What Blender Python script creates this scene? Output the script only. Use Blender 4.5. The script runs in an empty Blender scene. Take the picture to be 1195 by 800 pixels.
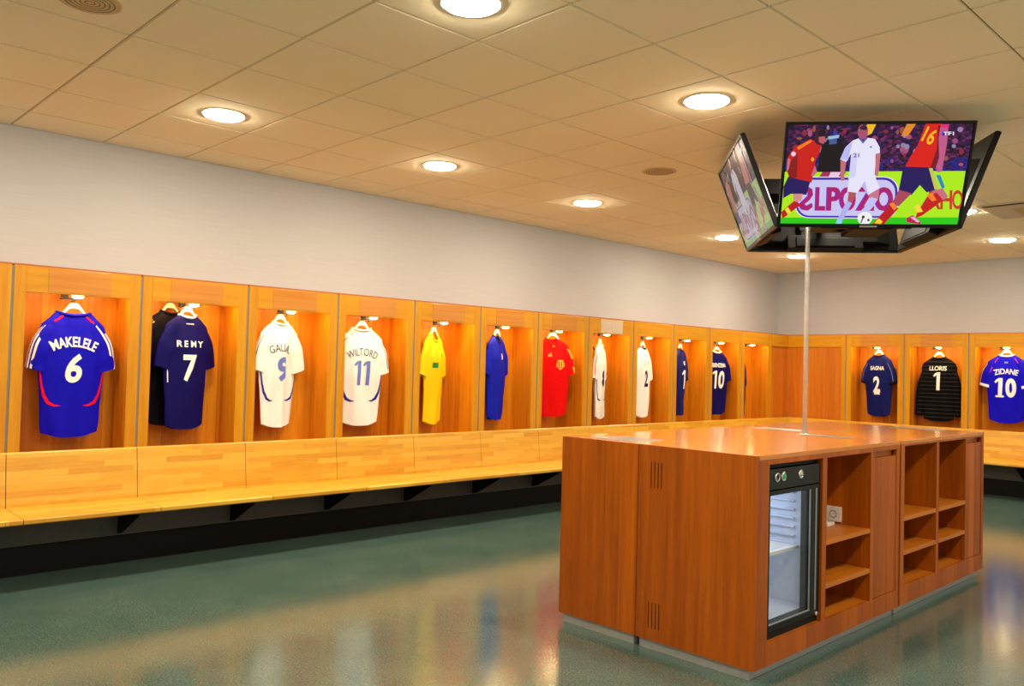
import bpy, bmesh, math, random
from mathutils import Vector, Matrix, noise
random.seed(7)
PI = math.pi
C = bpy.context.scene.collection
S = bpy.context.scene

# ---------------------------------------------------------------- camera
CAM = Vector((6.44472, -4.66076, 1.42))
YAW, PITCH, ROLL, FPX = 0.80508, 0.02907, 0.02622, 970.46
fw = Vector((-math.sin(YAW)*math.cos(PITCH), math.cos(YAW)*math.cos(PITCH), math.sin(PITCH)))
rt = Vector((math.cos(YAW), math.sin(YAW), 0)); upv = rt.cross(fw)
r2 = rt*math.cos(ROLL)+upv*math.sin(ROLL); u2 = upv*math.cos(ROLL)-rt*math.sin(ROLL)
cd = bpy.data.cameras.new('camera'); cam = bpy.data.objects.new('camera', cd); C.objects.link(cam)
M = Matrix((r2, u2, -fw)).transposed().to_4x4(); M.translation = CAM; cam.matrix_world = M
cd.sensor_width = 36; cd.sensor_fit = 'HORIZONTAL'; cd.lens = 36*FPX/1195; cd.clip_start = .05
S.camera = cam

# ---------------------------------------------------------------- world, light levels, exposure
W = bpy.data.worlds.new('World'); S.world = W; W.use_nodes = True
W.node_tree.nodes['Background'].inputs[0].default_value = (1, .88, .70, 1)
W.node_tree.nodes['Background'].inputs[1].default_value = .6  # added warm fill, enters on the right where the wall is left out
S.view_settings.view_transform = 'Standard'; S.view_settings.look = 'None'
S.view_settings.gamma = 1; S.view_settings.use_curve_mapping = False
S.view_settings.exposure = 0.2
S.cycles.max_bounces = 10; S.cycles.diffuse_bounces = 5; S.cycles.glossy_bounces = 4
S.cycles.caustics_reflective = True; S.cycles.caustics_refractive = False
S.cycles.sample_clamp_indirect = 10
LAMP_L = 190.0          # radiance of the ceiling downlights
PUCK_L = 42.0
STRIP_L = 54.0         # radiance of the added fill strips behind the locker top rails           # radiance of the small lights in the locker niches
SCREEN_L = .82
FRIDGE_L = 6.0

# ---------------------------------------------------------------- helpers
def lin(c):
    return tuple(((v/255)/12.92 if v/255 <= .04045 else ((v/255+.055)/1.055)**2.4) for v in c)
class NT:
    def __init__(s, name):
        s.m = bpy.data.materials.new(name); s.m.use_nodes = True
        s.t = s.m.node_tree; s.b = s.t.nodes['Principled BSDF']
    def n(s, typ, **kw):
        o = s.t.nodes.new(typ)
        for k, v in kw.items(): setattr(o, k, v)
        return o
    def l(s, a, b): s.t.links.new(a, b)
    def setv(s, name, v): s.b.inputs[name].default_value = v
    def math(s, op, a, b=None, c=None):
        o = s.n('ShaderNodeMath', operation=op)
        for i, v in enumerate((a, b, c)):
            if v is None: continue
            if isinstance(v, (int, float)): o.inputs[i].default_value = v
            else: s.l(v, o.inputs[i])
        return o.outputs[0]
    def pos(s):
        g = s.n('ShaderNodeNewGeometry'); x = s.n('ShaderNodeSeparateXYZ'); s.l(g.outputs['Position'], x.inputs[0]); return x.outputs
    def xyz(s, a, b, c):
        o = s.n('ShaderNodeCombineXYZ')
        for i, v in enumerate((a, b, c)):
            if isinstance(v, (int, float)): o.inputs[i].default_value = v
            else: s.l(v, o.inputs[i])
        return o.outputs[0]
    def noise(s, vec, scale, detail=3, rough=.55):
        o = s.n('ShaderNodeTexNoise'); o.inputs['Scale'].default_value = scale; o.inputs['Detail'].default_value = detail
        o.inputs['Roughness'].default_value = rough; s.l(vec, o.inputs['Vector']); return o.outputs['Fac']
    def ramp(s, fac, stops):
        o = s.n('ShaderNodeValToRGB'); e = o.color_ramp.elements
        while len(e) < len(stops): e.new(.5)
        for el, (p, c) in zip(e, stops): el.position = p; el.color = (*c, 1)
        s.l(fac, o.inputs[0]); return o.outputs[0]
    def bump(s, h, strength, dist=.01):
        o = s.n('ShaderNodeBump'); o.inputs['Strength'].default_value = strength; o.inputs['Distance'].default_value = dist
        s.l(h, o.inputs['Height']); s.l(o.outputs[0], s.b.inputs['Normal'])

def plain(name, c, rough=.5, metal=0, coat=0, var=.06, scale=30, spec=.5, sheen=0):
    k = NT(name); c = lin(c); p = k.n('ShaderNodeNewGeometry').outputs['Position']
    f = k.noise(p, scale, 2)
    lo = tuple(v*(1-var) for v in c); hi = tuple(min(1, v*(1+var)) for v in c)
    k.l(k.ramp(f, [(.3, lo), (.7, hi)]), k.b.inputs['Base Color'])
    k.setv('Roughness', rough); k.setv('Metallic', metal); k.setv('Coat Weight', coat); k.setv('Specular IOR Level', spec)
    if sheen: k.setv('Sheen Weight', sheen)
    return k.m
def glow(name, c, strength):
    k = NT(name); k.setv('Base Color', (*lin(c), 1)); k.setv('Emission Color', (*lin(c), 1)); k.setv('Emission Strength', strength); return k.m

def wood(name, dark, light, grain='z', board=.13, rough=.35, coat=.0, boardvar=.5):
    """straight-grained veneer: grain runs along one axis, boards alternate a little in tone"""
    k = NT(name); x, y, z = k.pos()
    s = k.math('ADD', x, y)
    if grain == 'z': g, a = z, s
    elif grain == 's': g, a = s, z
    elif grain == 'x': g, a = x, k.math('ADD', y, z)
    else: g, a = y, k.math('ADD', x, z)
    bi = k.math('FLOOR', k.math('DIVIDE', a, board))
    wn = k.n('ShaderNodeTexWhiteNoise', noise_dimensions='1D'); k.l(bi, wn.inputs['W'])
    v1 = k.xyz(k.math('MULTIPLY', g, 1.3), k.math('MULTIPLY', a, 26), bi)
    v2 = k.xyz(k.math('MULTIPLY', g, 9), k.math('MULTIPLY', a, 240), 0.0)
    n1 = k.noise(v1, 1.0, 4, .6); n2 = k.noise(v2, 1.0, 2, .5)
    f = k.math('ADD', k.math('MULTIPLY', n1, .55), k.math('MULTIPLY', n2, .22))
    f = k.math('ADD', f, k.math('MULTIPLY', k.math('SUBTRACT', wn.outputs['Value'], .5), boardvar*.5))
    k.l(k.ramp(f, [(.2, lin(dark)), (.62, lin(light))]), k.b.inputs['Base Color'])
    k.setv('Roughness', rough); k.setv('Coat Weight', coat); k.setv('Coat Roughness', .1); k.setv('Specular IOR Level', .3)
    k.bump(n2, .06, .002)
    return k.m
def butcher(name, c1, c2, c3, plane):
    k = NT(name); x, y, z = k.pos(); s = k.math('ADD', x, y)
    if plane == 'v': u, v = s, z
    elif plane == 'y': u, v = y, x
    else: u, v = x, y
    row = k.n('ShaderNodeTexWhiteNoise', noise_dimensions='1D'); k.l(k.math('FLOOR', k.math('DIVIDE', v, .042)), row.inputs['W']); u2_ = k.math('ADD', u, k.math('MULTIPLY', row.outputs['Value'], .42))
    br = k.n('ShaderNodeTexBrick'); k.l(k.xyz(u2_, v, 0.0), br.inputs['Vector'])
    br.inputs['Scale'].default_value = 1; br.inputs['Brick Width'].default_value = .42; br.inputs['Row Height'].default_value = .042
    br.inputs['Mortar Size'].default_value = .0004; br.inputs['Bias'].default_value = 0; br.offset = 0
    br.inputs['Color1'].default_value = (0, 0, 0, 1); br.inputs['Color2'].default_value = (1, 1, 1, 1); br.inputs['Mortar'].default_value = (.15, .15, .15, 1)
    g = k.noise(k.xyz(k.math('MULTIPLY', u, 5), k.math('MULTIPLY', v, 110), 0.0), 1.0, 3)
    fl = k.noise(k.xyz(k.math('MULTIPLY', u, 7), k.math('MULTIPLY', v, 42), 3.0), 1.0, 2)
    sep = k.n('ShaderNodeSeparateColor'); k.l(br.outputs['Color'], sep.inputs[0])
    f = k.math('ADD', k.math('MULTIPLY', sep.outputs[0], .42), k.math('MULTIPLY', g, .5))
    knot = k.math('GREATER_THAN', fl, .76)
    col = k.ramp(f, [(.15, lin(c1)), (.5, lin(c2)), (.85, lin(c3))])
    mx = k.n('ShaderNodeMixRGB'); k.l(k.math('MULTIPLY', knot, .55), mx.inputs[0]); k.l(col, mx.inputs[1]); mx.inputs[2].default_value = (*lin((150, 80, 25)), 1)
    k.l(mx.outputs[0], k.b.inputs['Base Color']); k.setv('Roughness', .33); k.setv('Coat Weight', .25); k.setv('Coat Roughness', .2)
    return k.m

class MB:
    def __init__(s): s.v = []; s.f = []; s.m = []; s.sm = []
    def add(s, vs, fs, mi=0, smooth=False):
        o = len(s.v); s.v += [tuple(p) for p in vs]; s.f += [tuple(i+o for i in f) for f in fs]
        s.m += [mi]*len(fs); s.sm += [smooth]*len(fs)
    def box(s, x0, x1, y0, y1, z0, z1, mi=0, mat=None):
        vs = [Vector((x, y, z)) for x in (x0, x1) for y in (y0, y1) for z in (z0, z1)]
        if mat is not None: vs = [mat @ p for p in vs]
        s.add(vs, [(0, 1, 3, 2), (4, 6, 7, 5), (0, 4, 5, 1), (2, 3, 7, 6), (0, 2, 6, 4), (1, 5, 7, 3)], mi)
    def prism(s, poly, a, b, axis='y', mi=0, mat=None):
        def P(p, t):
            q = Vector((p[0], t, p[1])) if axis == 'y' else Vector((t, p[0], p[1])) if axis == 'x' else Vector((p[0], p[1], t))
            return mat @ q if mat is not None else q
        n = len(poly); vs = [P(p, a) for p in poly]+[P(p, b) for p in poly]
        s.add(vs, [tuple(range(n))[::-1], tuple(range(n, 2*n))]+[(i, (i+1) % n, n+(i+1) % n, n+i) for i in range(n)], mi)
    def tube(s, pts, r, n=10, mi=0, cap=True):
        pts = [Vector(p) for p in pts]; rr = r if isinstance(r, (list, tuple)) else [r]*len(pts)
        vs = []; ref = None
        for i, p in enumerate(pts):
            t = (pts[min(i+1, len(pts)-1)]-pts[max(i-1, 0)]).normalized()
            if ref is None: ref = Vector((0, 0, 1)) if abs(t.z) < .9 else Vector((1, 0, 0))
            a = (ref - t*ref.dot(t)).normalized(); ref = a; b = t.cross(a)
            vs += [p+(a*math.cos(2*PI*k/n)+b*math.sin(2*PI*k/n))*rr[i] for k in range(n)]
        fs = [(i*n+k, i*n+(k+1) % n, (i+1)*n+(k+1) % n, (i+1)*n+k) for i in range(len(pts)-1) for k in range(n)]
        if cap: fs += [tuple(range(n))[::-1], tuple(range((len(pts)-1)*n, len(pts)*n))]
        s.add(vs, fs, mi, True)
    def lathe(s, prof, cx, cy, n=28, mi=0, mat=None):
        vs = []; m = len(prof)
        for k in range(n):
            a = 2*PI*k/n
            for r, z in prof:
                q = Vector((cx+r*math.cos(a), cy+r*math.sin(a), z)); vs.append(mat @ q if mat is not None else q)
        fs = [(k*m+i, ((k+1) % n)*m+i, ((k+1) % n)*m+i+1, k*m+i+1) for k in range(n) for i in range(m-1)]
        s.add(vs, fs, mi, True)
    def build(s, name, mats, parent=None, bevel=0, loc=None, rz=0):
        me = bpy.data.meshes.new(name); me.from_pydata(s.v, [], s.f)
        if not isinstance(mats, (list, tuple)): mats = [mats]
        for m in mats: me.materials.append(m)
        me.polygons.foreach_set('material_index', s.m); me.polygons.foreach_set('use_smooth', s.sm)
        bm = bmesh.new(); bm.from_mesh(me); bmesh.ops.recalc_face_normals(bm, faces=bm.faces); bm.to_mesh(me); bm.free()
        me.update()
        o = bpy.data.objects.new(name, me); C.objects.link(o)
        if parent: o.parent = parent
        if loc: o.location = loc
        o.rotation_euler.z = rz
        if bevel:
            b = o.modifiers.new('bevel', 'BEVEL'); b.width = bevel; b.segments = 2; b.limit_method = 'ANGLE'; b.angle_limit = .6
        return o
def thing(name, label, cat, loc=(0, 0, 0), rz=0, group=None):
    o = bpy.data.objects.new(name, None); C.objects.link(o); o.location = loc; o.rotation_euler = (0, 0, rz)
    o['label'] = label; o['category'] = cat
    if group: o['group'] = group
    o.empty_display_size = .1
    return o
def tag(o, label, cat, group=None):
    o['label'] = label; o['category'] = cat
    if group: o['group'] = group
    return o
def struct(o): o['kind'] = 'structure'; return o
def sstep(a, b, x):
    t = max(0, min(1, (x-a)/(b-a))); return t*t*(3-2*t)
def interp(tab, x):
    if x <= tab[0][0]: return tab[0][1]
    for (a, b), (c, d) in zip(tab, tab[1:]):
        if x <= c: return b+(d-b)*(x-a)/(c-a)
    return tab[-1][1]

# ---------------------------------------------------------------- materials
oak_v = wood('oak_upright', (184, 116, 10), (218, 158, 26), 'z', .11, .38, .15, .25)
oak_h = wood('oak_rail', (186, 118, 10), (216, 156, 28), 's', .2, .38, .15, .15)
oak_in = wood('oak_inner', (180, 98, 8), (224, 148, 22), 'z', .14, .45, .05, .42)
bench_v = butcher('beech_staves_upright', (196, 134, 28), (216, 164, 48), (228, 184, 74), 'v')
bench_y = butcher('beech_staves_seat', (196, 134, 28), (216, 164, 48), (228, 184, 74), 'y')
bench_x = butcher('beech_staves_seat_far', (196, 134, 28), (216, 164, 48), (228, 184, 74), 'x')
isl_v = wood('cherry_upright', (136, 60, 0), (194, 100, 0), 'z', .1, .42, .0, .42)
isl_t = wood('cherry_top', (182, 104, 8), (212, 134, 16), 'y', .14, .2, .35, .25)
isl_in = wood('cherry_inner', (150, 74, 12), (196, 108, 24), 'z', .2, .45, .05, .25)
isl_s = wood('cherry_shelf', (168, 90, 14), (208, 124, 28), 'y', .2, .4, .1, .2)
steel = plain('brushed_steel', (178, 180, 182), .28, 1.0)
plinth_m = plain('plinth_aluminium', (178, 180, 180), .4, .25)
chrome = plain('chrome', (225, 225, 228), .12, 1.0)
strip_m = plain('grey_joint_strip', (120, 116, 104), .6)
grey_panel = plain('dark_grey_panel', (78, 74, 72), .6)
black_m = plain('black_steel', (9, 9, 10), .5, spec=.2)
black_gloss = plain('black_plastic', (7, 7, 8), .25, spec=.25)
black_hous = plain('tv_housing', (12, 12, 13), .45, spec=.25)
silver_plastic = plain('silver_plastic', (150, 150, 150), .4, .3)
white_plastic = plain('white_plastic', (235, 234, 228), .35)
cream_plastic = plain('cream_hanger', (240, 236, 220), .35)
cream_plate = plain('cream_plate', (226, 206, 168), .4)
red_m = plain('red_tape', (200, 40, 30), .5)
green_dot = plain('green_dot', (20, 150, 80), .4)
fridge_in = plain('fridge_liner', (205, 210, 220), .4)
puck_m = glow('puck_lens', (255, 224, 168), PUCK_L); strip_l = glow('fill_strip_lens', (255, 214, 130), STRIP_L)
lamp_m = glow('lamp_lens', (255, 240, 214), LAMP_L)
fridge_l = glow('fridge_lamp', (215, 228, 255), FRIDGE_L)
lamp_rim = plain('lamp_rim', (240, 238, 232), .4)
vent_m = plain('vent_frame', (206, 190, 158), .5)
vent_d = plain('vent_slot', (30, 26, 22), .7)
speaker_m = plain('speaker_grille', (214, 188, 142), .7)
dark_slot = plain('dark_slot', (24, 14, 8), .8)

# wall paint with a fine weave
k = NT('wall_paint'); x, y, z = k.pos()
w1 = k.noise(k.xyz(k.math('MULTIPLY', k.math('ADD', x, y), 3), 0.0, k.math('MULTIPLY', z, 160)), 1, 2)
k.l(k.ramp(w1, [(.3, lin((187, 186, 186))), (.7, lin((194, 193, 193)))]), k.b.inputs['Base Color']); k.setv('Roughness', .75)
k.bump(w1, .03, .002); wall_m = k.m
# ceiling board
k = NT('ceiling_board'); p = k.n('ShaderNodeNewGeometry').outputs['Position']
c1 = k.noise(p, 160, 3); c2 = k.noise(p, 1.2, 2)
k.l(k.ramp(k.math('ADD', k.math('MULTIPLY', c1, .6), k.math('MULTIPLY', c2, .4)), [(.35, lin((246, 234, 198))), (.65, lin((251, 242, 208)))]), k.b.inputs['Base Color'])
k.setv('Roughness', .9); ceil_m = k.m
ceil_gap = plain('ceiling_gap', (120, 92, 48), .9)
# floor: polished speckled green-grey resin
k = NT('floor_resin'); p = k.n('ShaderNodeNewGeometry').outputs['Position']
f1 = k.noise(p, 95, 4, .75); f2 = k.noise(p, 2.2, 3); f3 = k.noise(p, 260, 2, .7)
ff = k.math('ADD', k.math('ADD', k.math('MULTIPLY', f1, .6), k.math('MULTIPLY', f2, .12)), k.math('MULTIPLY', f3, .28))
k.l(k.ramp(ff, [(.36, lin((44, 68, 66))), (.5, lin((72, 98, 92))), (.66, lin((116, 132, 116)))]), k.b.inputs['Base Color'])
k.setv('Roughness', .14); k.setv('Specular IOR Level', .9)
k.bump(k.math('ADD', k.noise(p, 14, 2), k.math('MULTIPLY', f1, .4)), .035, .004); floor_m = k.m
# glass
k = NT('clear_glass'); tr = k.n('ShaderNodeBsdfTransparent'); gl = k.n('ShaderNodeBsdfGlossy'); gl.inputs['Roughness'].default_value = .03
lw = k.n('ShaderNodeLayerWeight'); lw.inputs['Blend'].default_value = .5; fo = k.math('ADD', k.math('MULTIPLY', k.math('POWER', lw.outputs['Facing'], 4.0), .5), .04); mx = k.n('ShaderNodeMixShader')
tr.inputs['Color'].default_value = (.94, .96, .97, 1); k.l(fo, mx.inputs[0]); k.l(tr.outputs[0], mx.inputs[1]); k.l(gl.outputs[0], mx.inputs[2])
k.l(mx.outputs[0], k.t.nodes['Material Output'].inputs['Surface']); glass_m = k.m

# ---------------------------------------------------------------- setting
RX, RY0, RY1, CH = 7.75, -6.6, 7.2495, 2.9804
b = MB(); b.box(-.1, RX+.1, RY0-.1, RY1+.1, -.1, 0); struct(b.build('floor', floor_m))
def wallbox(name, *a):
    m = MB(); m.box(*a); return struct(m.build(name, wall_m))
wallbox('wall_left', -.1, 0, RY0, RY1, 0, CH+.08)
wallbox('wall_back', -.1, RX+.1, RY1, RY1+.1, 0, CH+.08)
wallbox('wall_front', -.1, RX+.1, RY0-.1, RY0, 0, CH+.08)
# suspended ceiling: bevelled tiles under a dark backing
b = MB(); GX, GY, TX, TY, g = 1.05501, -3.2517, .6, .59164, .0042
b.box(-.05, RX+.05, RY0, RY1, CH+.012, CH+.06, 1)
for i in range(-2, 12):
    for j in range(-6, 18):
        x0, x1 = max(GX+TX*i, 0)+g, min(GX+TX*(i+1), RX)-g
        y0, y1 = max(GY+TY*j, RY0)+g, min(GY+TY*(j+1), RY1)-g
        if x1-x0 < .03 or y1-y0 < .03: continue
        e = .004
        vs = [(x0, y0, CH+.013), (x1, y0, CH+.013), (x1, y1, CH+.013), (x0, y1, CH+.013), (x0+e, y0+e, CH), (x1-e, y0+e, CH), (x1-e, y1-e, CH), (x0+e, y1-e, CH)]
        b.add(vs, [(0, 1, 5, 4), (1, 2, 6, 5), (2, 3, 7, 6), (3, 0, 4, 7), (4, 5, 6, 7)])
struct(b.build('ceiling', [ceil_m, ceil_gap]))
# dark toe kick under the benches
LXF = .368; BYF = RY1-.368
b = MB(); b.box(0, .40, RY0, RY1, 0, .20); struct(b.build('baseboard_left', black_m))
b = MB(); b.box(.40, RX, RY1-.40, RY1, 0, .20); struct(b.build('baseboard_back', black_m))

# ---------------------------------------------------------------- ceiling fittings
lamps = [(3.745, -2.364), (1.345, -2.364), (3.775, -.589), (1.365, -.61), (1.310, 1.21), (1.255, 3.72), (1.16, 5.60), (3.56, 5.65),
         (3.755, 1.186), (3.755, 3.70), (6.155, -2.364), (6.155, -.589), (6.155, 1.186), (6.155, 3.70), (6.0, 5.65), (1.355, -4.14), (3.755, -4.14), (6.155, -4.14)]
lamp_lab = {0: 'round recessed ceiling downlight cut by the top edge of the photo', 1: 'round ceiling downlight above the lockers with the blue number 6 and navy number 7 jerseys',
            2: 'round ceiling downlight just to the left of the hanging televisions', 3: 'round ceiling downlight above the locker with the yellow shirt',
            4: 'round ceiling downlight above the locker with the red shirt', 5: 'small round ceiling downlight below the left-facing television',
            6: 'small far ceiling downlight behind the steel pole', 7: 'round ceiling downlight near the air vent at the right edge',
            8: 'ceiling downlight beside the hanging television cluster', 9: 'ceiling downlight behind the hanging television cluster'}
for i, (x, y) in enumerate(lamps):
    t = thing('ceiling_downlight', lamp_lab.get(i, 'round white ceiling downlight overhead near the camera'), 'ceiling light', (x, y, CH), 0, 'recessed ceiling downlights')
    m = MB(); m.lathe([(.122, -.001), (.138, -.006), (.138, .0), (.130, .004)], 0, 0, 36); m.build('trim_ring', lamp_rim, t)
    m = MB(); m.lathe([(.124, -.002), (.118, -.010), (.09, -.018), (.05, -.021), (.0005, -.022)], 0, 0, 32); m.build('lens', lamp_m, t)
for i, (x, y) in enumerate([(2.562, .62), (2.52, -3.52)]):
    t = thing('ceiling_speaker', ('flush round beige ceiling speaker between the downlights and the televisions', 'round grey ceiling speaker cut by the top left photo edge')[i], 'speaker', (x, y, CH), 0, 'flush ceiling speakers')
    m = MB(); m.lathe([(.125, -.004), (.135, -.002), (.135, .002)], 0, 0, 32); m.build('rim', speaker_m, t)
    m = MB(); m.lathe([(.124, -.0035), (.08, -.006), (.0005, -.007)], 0, 0, 32)
    for k_ in range(1, 6): m.lathe([(.02*k_+.002, -.0068), (.02*k_, -.0075), (.02*k_-.002, -.0068)], 0, 0, 28, 1)
    m.build('grille', [speaker_m, vent_d], t)
t = thing('air_vent', 'rectangular ceiling air diffuser with a dark slot at the right edge', 'vent', (4.55, 3.85, CH))
m = MB(); m.box(-.60, .60, -.36, -.10, -.012, .0); m.box(-.60, .60, .38, .42, -.012, .0); m.box(-.60, -.40, -.10, .38, -.012, .0); m.box(.40, .60, -.10, .38, -.012, 0)
m.build('frame', vent_m, t, .003)
m = MB(); m.box(-.56, .60, -.335, -.295, -.016, -.0121); m.build('slot', vent_d, t)
m = MB()
for k_ in range(12): m.box(-.40, .40, -.10+.04*k_, -.085+.04*k_, -.008, .006, 0, Matrix.Rotation(0, 4, 'X'))
m.build('louvres', speaker_m, t)

# ---------------------------------------------------------------- lockers
P0, PW = -3.28637, .8067
ZB, ZT, ZO = .783, 1.9966, 1.828
D = .368
def locker(loc, rz, w, label, plate=None, group='oak lockers along the wall', jersey_hook=True):
    """local: x along the wall, front at y = -D"""
    t = thing('locker', label, 'locker', loc, rz, group)
    sl, sr = .082, .078
    m = MB(); z0 = .74
    m.box(.011, sl, -D, -D+.022, z0, ZT, 0); m.build('stile', oak_v, t, .0015)
    m = MB(); m.box(w-sr, w-.004, -D, -D+.022, z0, ZT, 0); m.build('stile', oak_v, t, .0015)
    m = MB(); m.box(sl, w-sr, -D, -D+.022, ZO, ZT); m.build('top_rail', oak_h, t, .0015)
    m = MB(); m.box(.004, .0105, -D+.003, -D+.022, z0, ZT-.004); m.box(-.004, .004, -D+.003, -D+.022, z0, ZT-.004); m.build('joint_strip', strip_m, t)
    m = MB(); m.box(.004, w-.004, -D+.001, -.004, ZT-.001, ZT+.012); m.build('cover_board', wood_cover, t, .001)
    m = MB(); m.box(.03, w-.03, -.10, -.085, .74, ZT-.02); m.build('back_panel', oak_in, t)
    for xa, xb in ((sl-.02, sl-.0005), (w-sr+.0005, w-sr+.02)):
        m = MB(); m.box(xa, xb, -D+.022, -.10, .74, ZT-.02); m.build('side_panel', oak_in, t)
    m = MB(); m.box(sl-.0005, w-sr+.0005, -D+.022, -.10, ZO+.016, ZO+.03); m.build('niche_ceiling', oak_in, t)
    m = MB(); m.box(.13, w-.13, -D+.026, -D+.044, ZO+.004, ZO+.0155); m.build('fill_strip', strip_l, t)  # extra strip added to even out the niche light, hidden behind the rail
    m = MB(); m.box(sl-.0005, w-sr+.0005, -D+.022, -.10, .74, .76); m.build('niche_floor', oak_in, t)
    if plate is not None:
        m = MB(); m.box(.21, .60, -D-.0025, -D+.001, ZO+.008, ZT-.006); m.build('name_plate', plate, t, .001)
    # small round light under the niche ceiling
    pl = MB(); pl.lathe([(.038, ZO+.016), (.040, ZO-.005), (.036, ZO-.006)], w/2+.012, -.287, 24); pl = pl.build('puck_light', cream_plate, t)
    m = MB(); m.lathe([(.036, ZO-.006), (.030, ZO-.013), (.018, ZO-.017), (.0005, ZO-.018)], w/2+.012, -.287, 24); m.build('lens', puck_m, pl)
    # black double hook
    m = MB(); hx = w/2-.055
    m.box(hx-.02, hx+.02, -.247, -.222, ZO-.012, ZO+.0155)
    m.box(hx-.004, hx+.06, -.239, -.231, ZO-.024, ZO-.012)
    m.tube([(hx+.055, -.235, ZO-.018), (hx+.06, -.235, ZO-.026), (hx+.055, -.235, ZO-.034), (hx+.042, -.235, ZO-.036)], .004, 8)
    m.tube([(hx-.0, -.235, ZO-.01), (hx-.012, -.235, ZO-.022), (hx-.03, -.235, ZO-.02)], .005, 8)
    m.build('coat_hook', black_m, t)
    return t
wood_cover = plain('cover_edge', (170, 92, 26), .5)
plate_m = wood('name_plate_face', (186, 112, 34), (208, 144, 60), 's', .2, .16, .6, .1)
plate_refl = plain('painted_reflection_face', (206, 184, 158), .25, 0, .5)  # pale colour stands for a bright reflection on one name plate
bays = {-2: 'oak locker bay past the left photo edge', -1: 'oak locker bay cut off by the left photo edge', 0: 'oak locker bay holding the royal blue number 6 jersey',
        1: 'oak locker bay holding the navy number 7 jersey', 2: 'oak locker bay holding the white jersey with a folded number 9', 3: 'oak locker bay holding the white number 11 jersey',
        4: 'oak locker bay holding the yellow shirt', 5: 'oak locker bay holding the plain blue shirt', 6: 'oak locker bay holding the red shirt',
        7: 'oak locker bay with a reflection painted on its name plate, above the thin edge-on white jersey', 8: 'oak locker bay with the white jersey half hidden, right of the plate with the painted reflection', 9: 'oak locker bay holding the slim navy jersey with a cut-off white number',
        10: 'oak locker bay holding the navy jersey with the white 0', 11: 'oak locker bay next to the room corner, showing only a sliver of cloth'}
for k_ in range(-2, 12):
    locker((0, P0+PW*k_, 0), PI/2, PW, bays[k_], plate_refl if k_ == 7 else (plate_m if k_ < 8 else None), 'lockers along the left wall')
BX0, BW = 1.245, .797
blab = ['oak locker bay on the back wall holding the navy number 2 jersey', 'oak locker bay holding the black long-sleeved number 1 jersey', 'oak locker bay holding the blue number 10 jersey with white collar',
        'oak locker bay beyond the right photo edge']
for k_ in range(4):
    locker((BX0+BW*k_, RY1, 0), 0, BW, blab[k_], plate_m if k_ < 2 else None, 'lockers along the back wall')
# corner cabinet: two plain doors meeting in the corner
t = thing('corner_cabinet', 'plain oak corner cabinet with two flat doors behind the steel pole', 'cabinet', (0, RY1, 0))
yl = P0+PW*12-RY1   # local y of the last groove
for nm, mt, boxes in (('stile', oak_v, [(D-.022, D, yl+.004, yl+.03, .74, ZT), (BX0-.06, BX0-.004, -D, -D+.022, .74, ZT)]),
                      ('top_rail', oak_h, [(D-.022, D, yl+.03, -D, ZT-.17, ZT), (D, BX0-.06, -D, -D+.022, ZT-.17, ZT)]),
                      ('cover_board', wood_cover, [(.004, D-.001, yl, -.004, ZT, ZT+.012), (D-.001, BX0, -D+.001, -.004, ZT, ZT+.012)])):
    for bx in boxes:
        m = MB(); m.box(*bx); m.build(nm, mt, t, .0015)
oak_door = wood('oak_door', (178, 92, 18), (212, 128, 34), 'z', .14, .4, .1, .3)
m = MB(); m.box(D-.035, D-.018, yl+.03, -D+.018, .74, ZT-.17); m.build('door', oak_door, t)
m = MB(); m.box(D-.018, BX0-.06, -D+.012, -D+.03, .74, ZT-.17); m.build('door', oak_door, t)

# ---------------------------------------------------------------- benches
def bench(loc, rz, w, label, seat_m, group, b0=0):
    t = thing('bench_unit', label, 'bench', loc, rz, group)
    g_ = .0018
    # backrest: slab leaning slightly, rounded top
    m = MB(); y0 = -D-.004
    prof = [(y0-.004, .79), (y0-.024, .79), (y0-.031, .782), (y0-.070, .47), (y0-.070, .445), (y0-.004, .445)]
    m.prism([(p[0], p[1]) for p in prof], g_-b0, w-g_, 'x'); m.build('backrest', bench_v, t, .002)
    m = MB()
    prof = [(-.425, .405), (-.425, .443), (-.44, .446), (-.86, .440), (-.872, .434), (-.872, .411), (-.864, .405)]
    m.prism(prof, g_, w-g_, 'x'); m.build('seat', seat_m, t, .002)
    xx = .67*w/.8
    m = MB(); m.prism([(-.462, .402), (-.835, .402), (-.835, .385), (-.53, .225), (-.462, .21)], xx, xx+.008, 'x')
    m.box(xx-.02, xx+.028, -.835, -.462, .3965, .4045); m.build('bracket', black_m, t)
    return t
blabs = {-2: 'beech bench section past the left photo edge', -1: 'beech bench section cut off by the left photo edge', 0: 'beech bench section below the royal blue number 6 jersey', 1: 'beech bench section below the navy number 7 jersey',
         2: 'beech bench section below the white jersey with a folded number 9', 3: 'beech bench section below the white number 11 jersey', 4: 'beech bench section below the yellow shirt',
         5: 'beech bench section below the plain blue shirt', 6: 'beech bench section below the red shirt, partly behind the island', 7: 'beech bench backrest below the edge-on white jersey, behind the island',
         8: 'beech bench backrest below the half hidden white jersey, behind the island', 9: 'beech bench backrest below the slim navy jersey, behind the island', 10: 'beech bench backrest below the navy jersey with the white 0',
         11: 'beech bench backrest in the last bay before the room corner'}
for k_ in range(-2, 12):
    bench((0, P0+PW*k_, 0), PI/2, PW, blabs[k_], bench_y, 'bench sections along the left wall')
yl = P0+PW*12
bench((0, yl, 0), PI/2, RY1-.443-yl, 'short beech bench piece at the room corner, behind the island', bench_y, 'bench sections along the left wall')
bl2 = ['beech bench piece under the plain corner doors, behind the island', 'beech bench section below the navy number 2 jersey, behind the island', 'beech bench section below the black number 1 jersey, behind the island', 'beech bench section below the blue number 10 jersey, right of the island',
       'beech bench section beyond the right photo edge']
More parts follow.
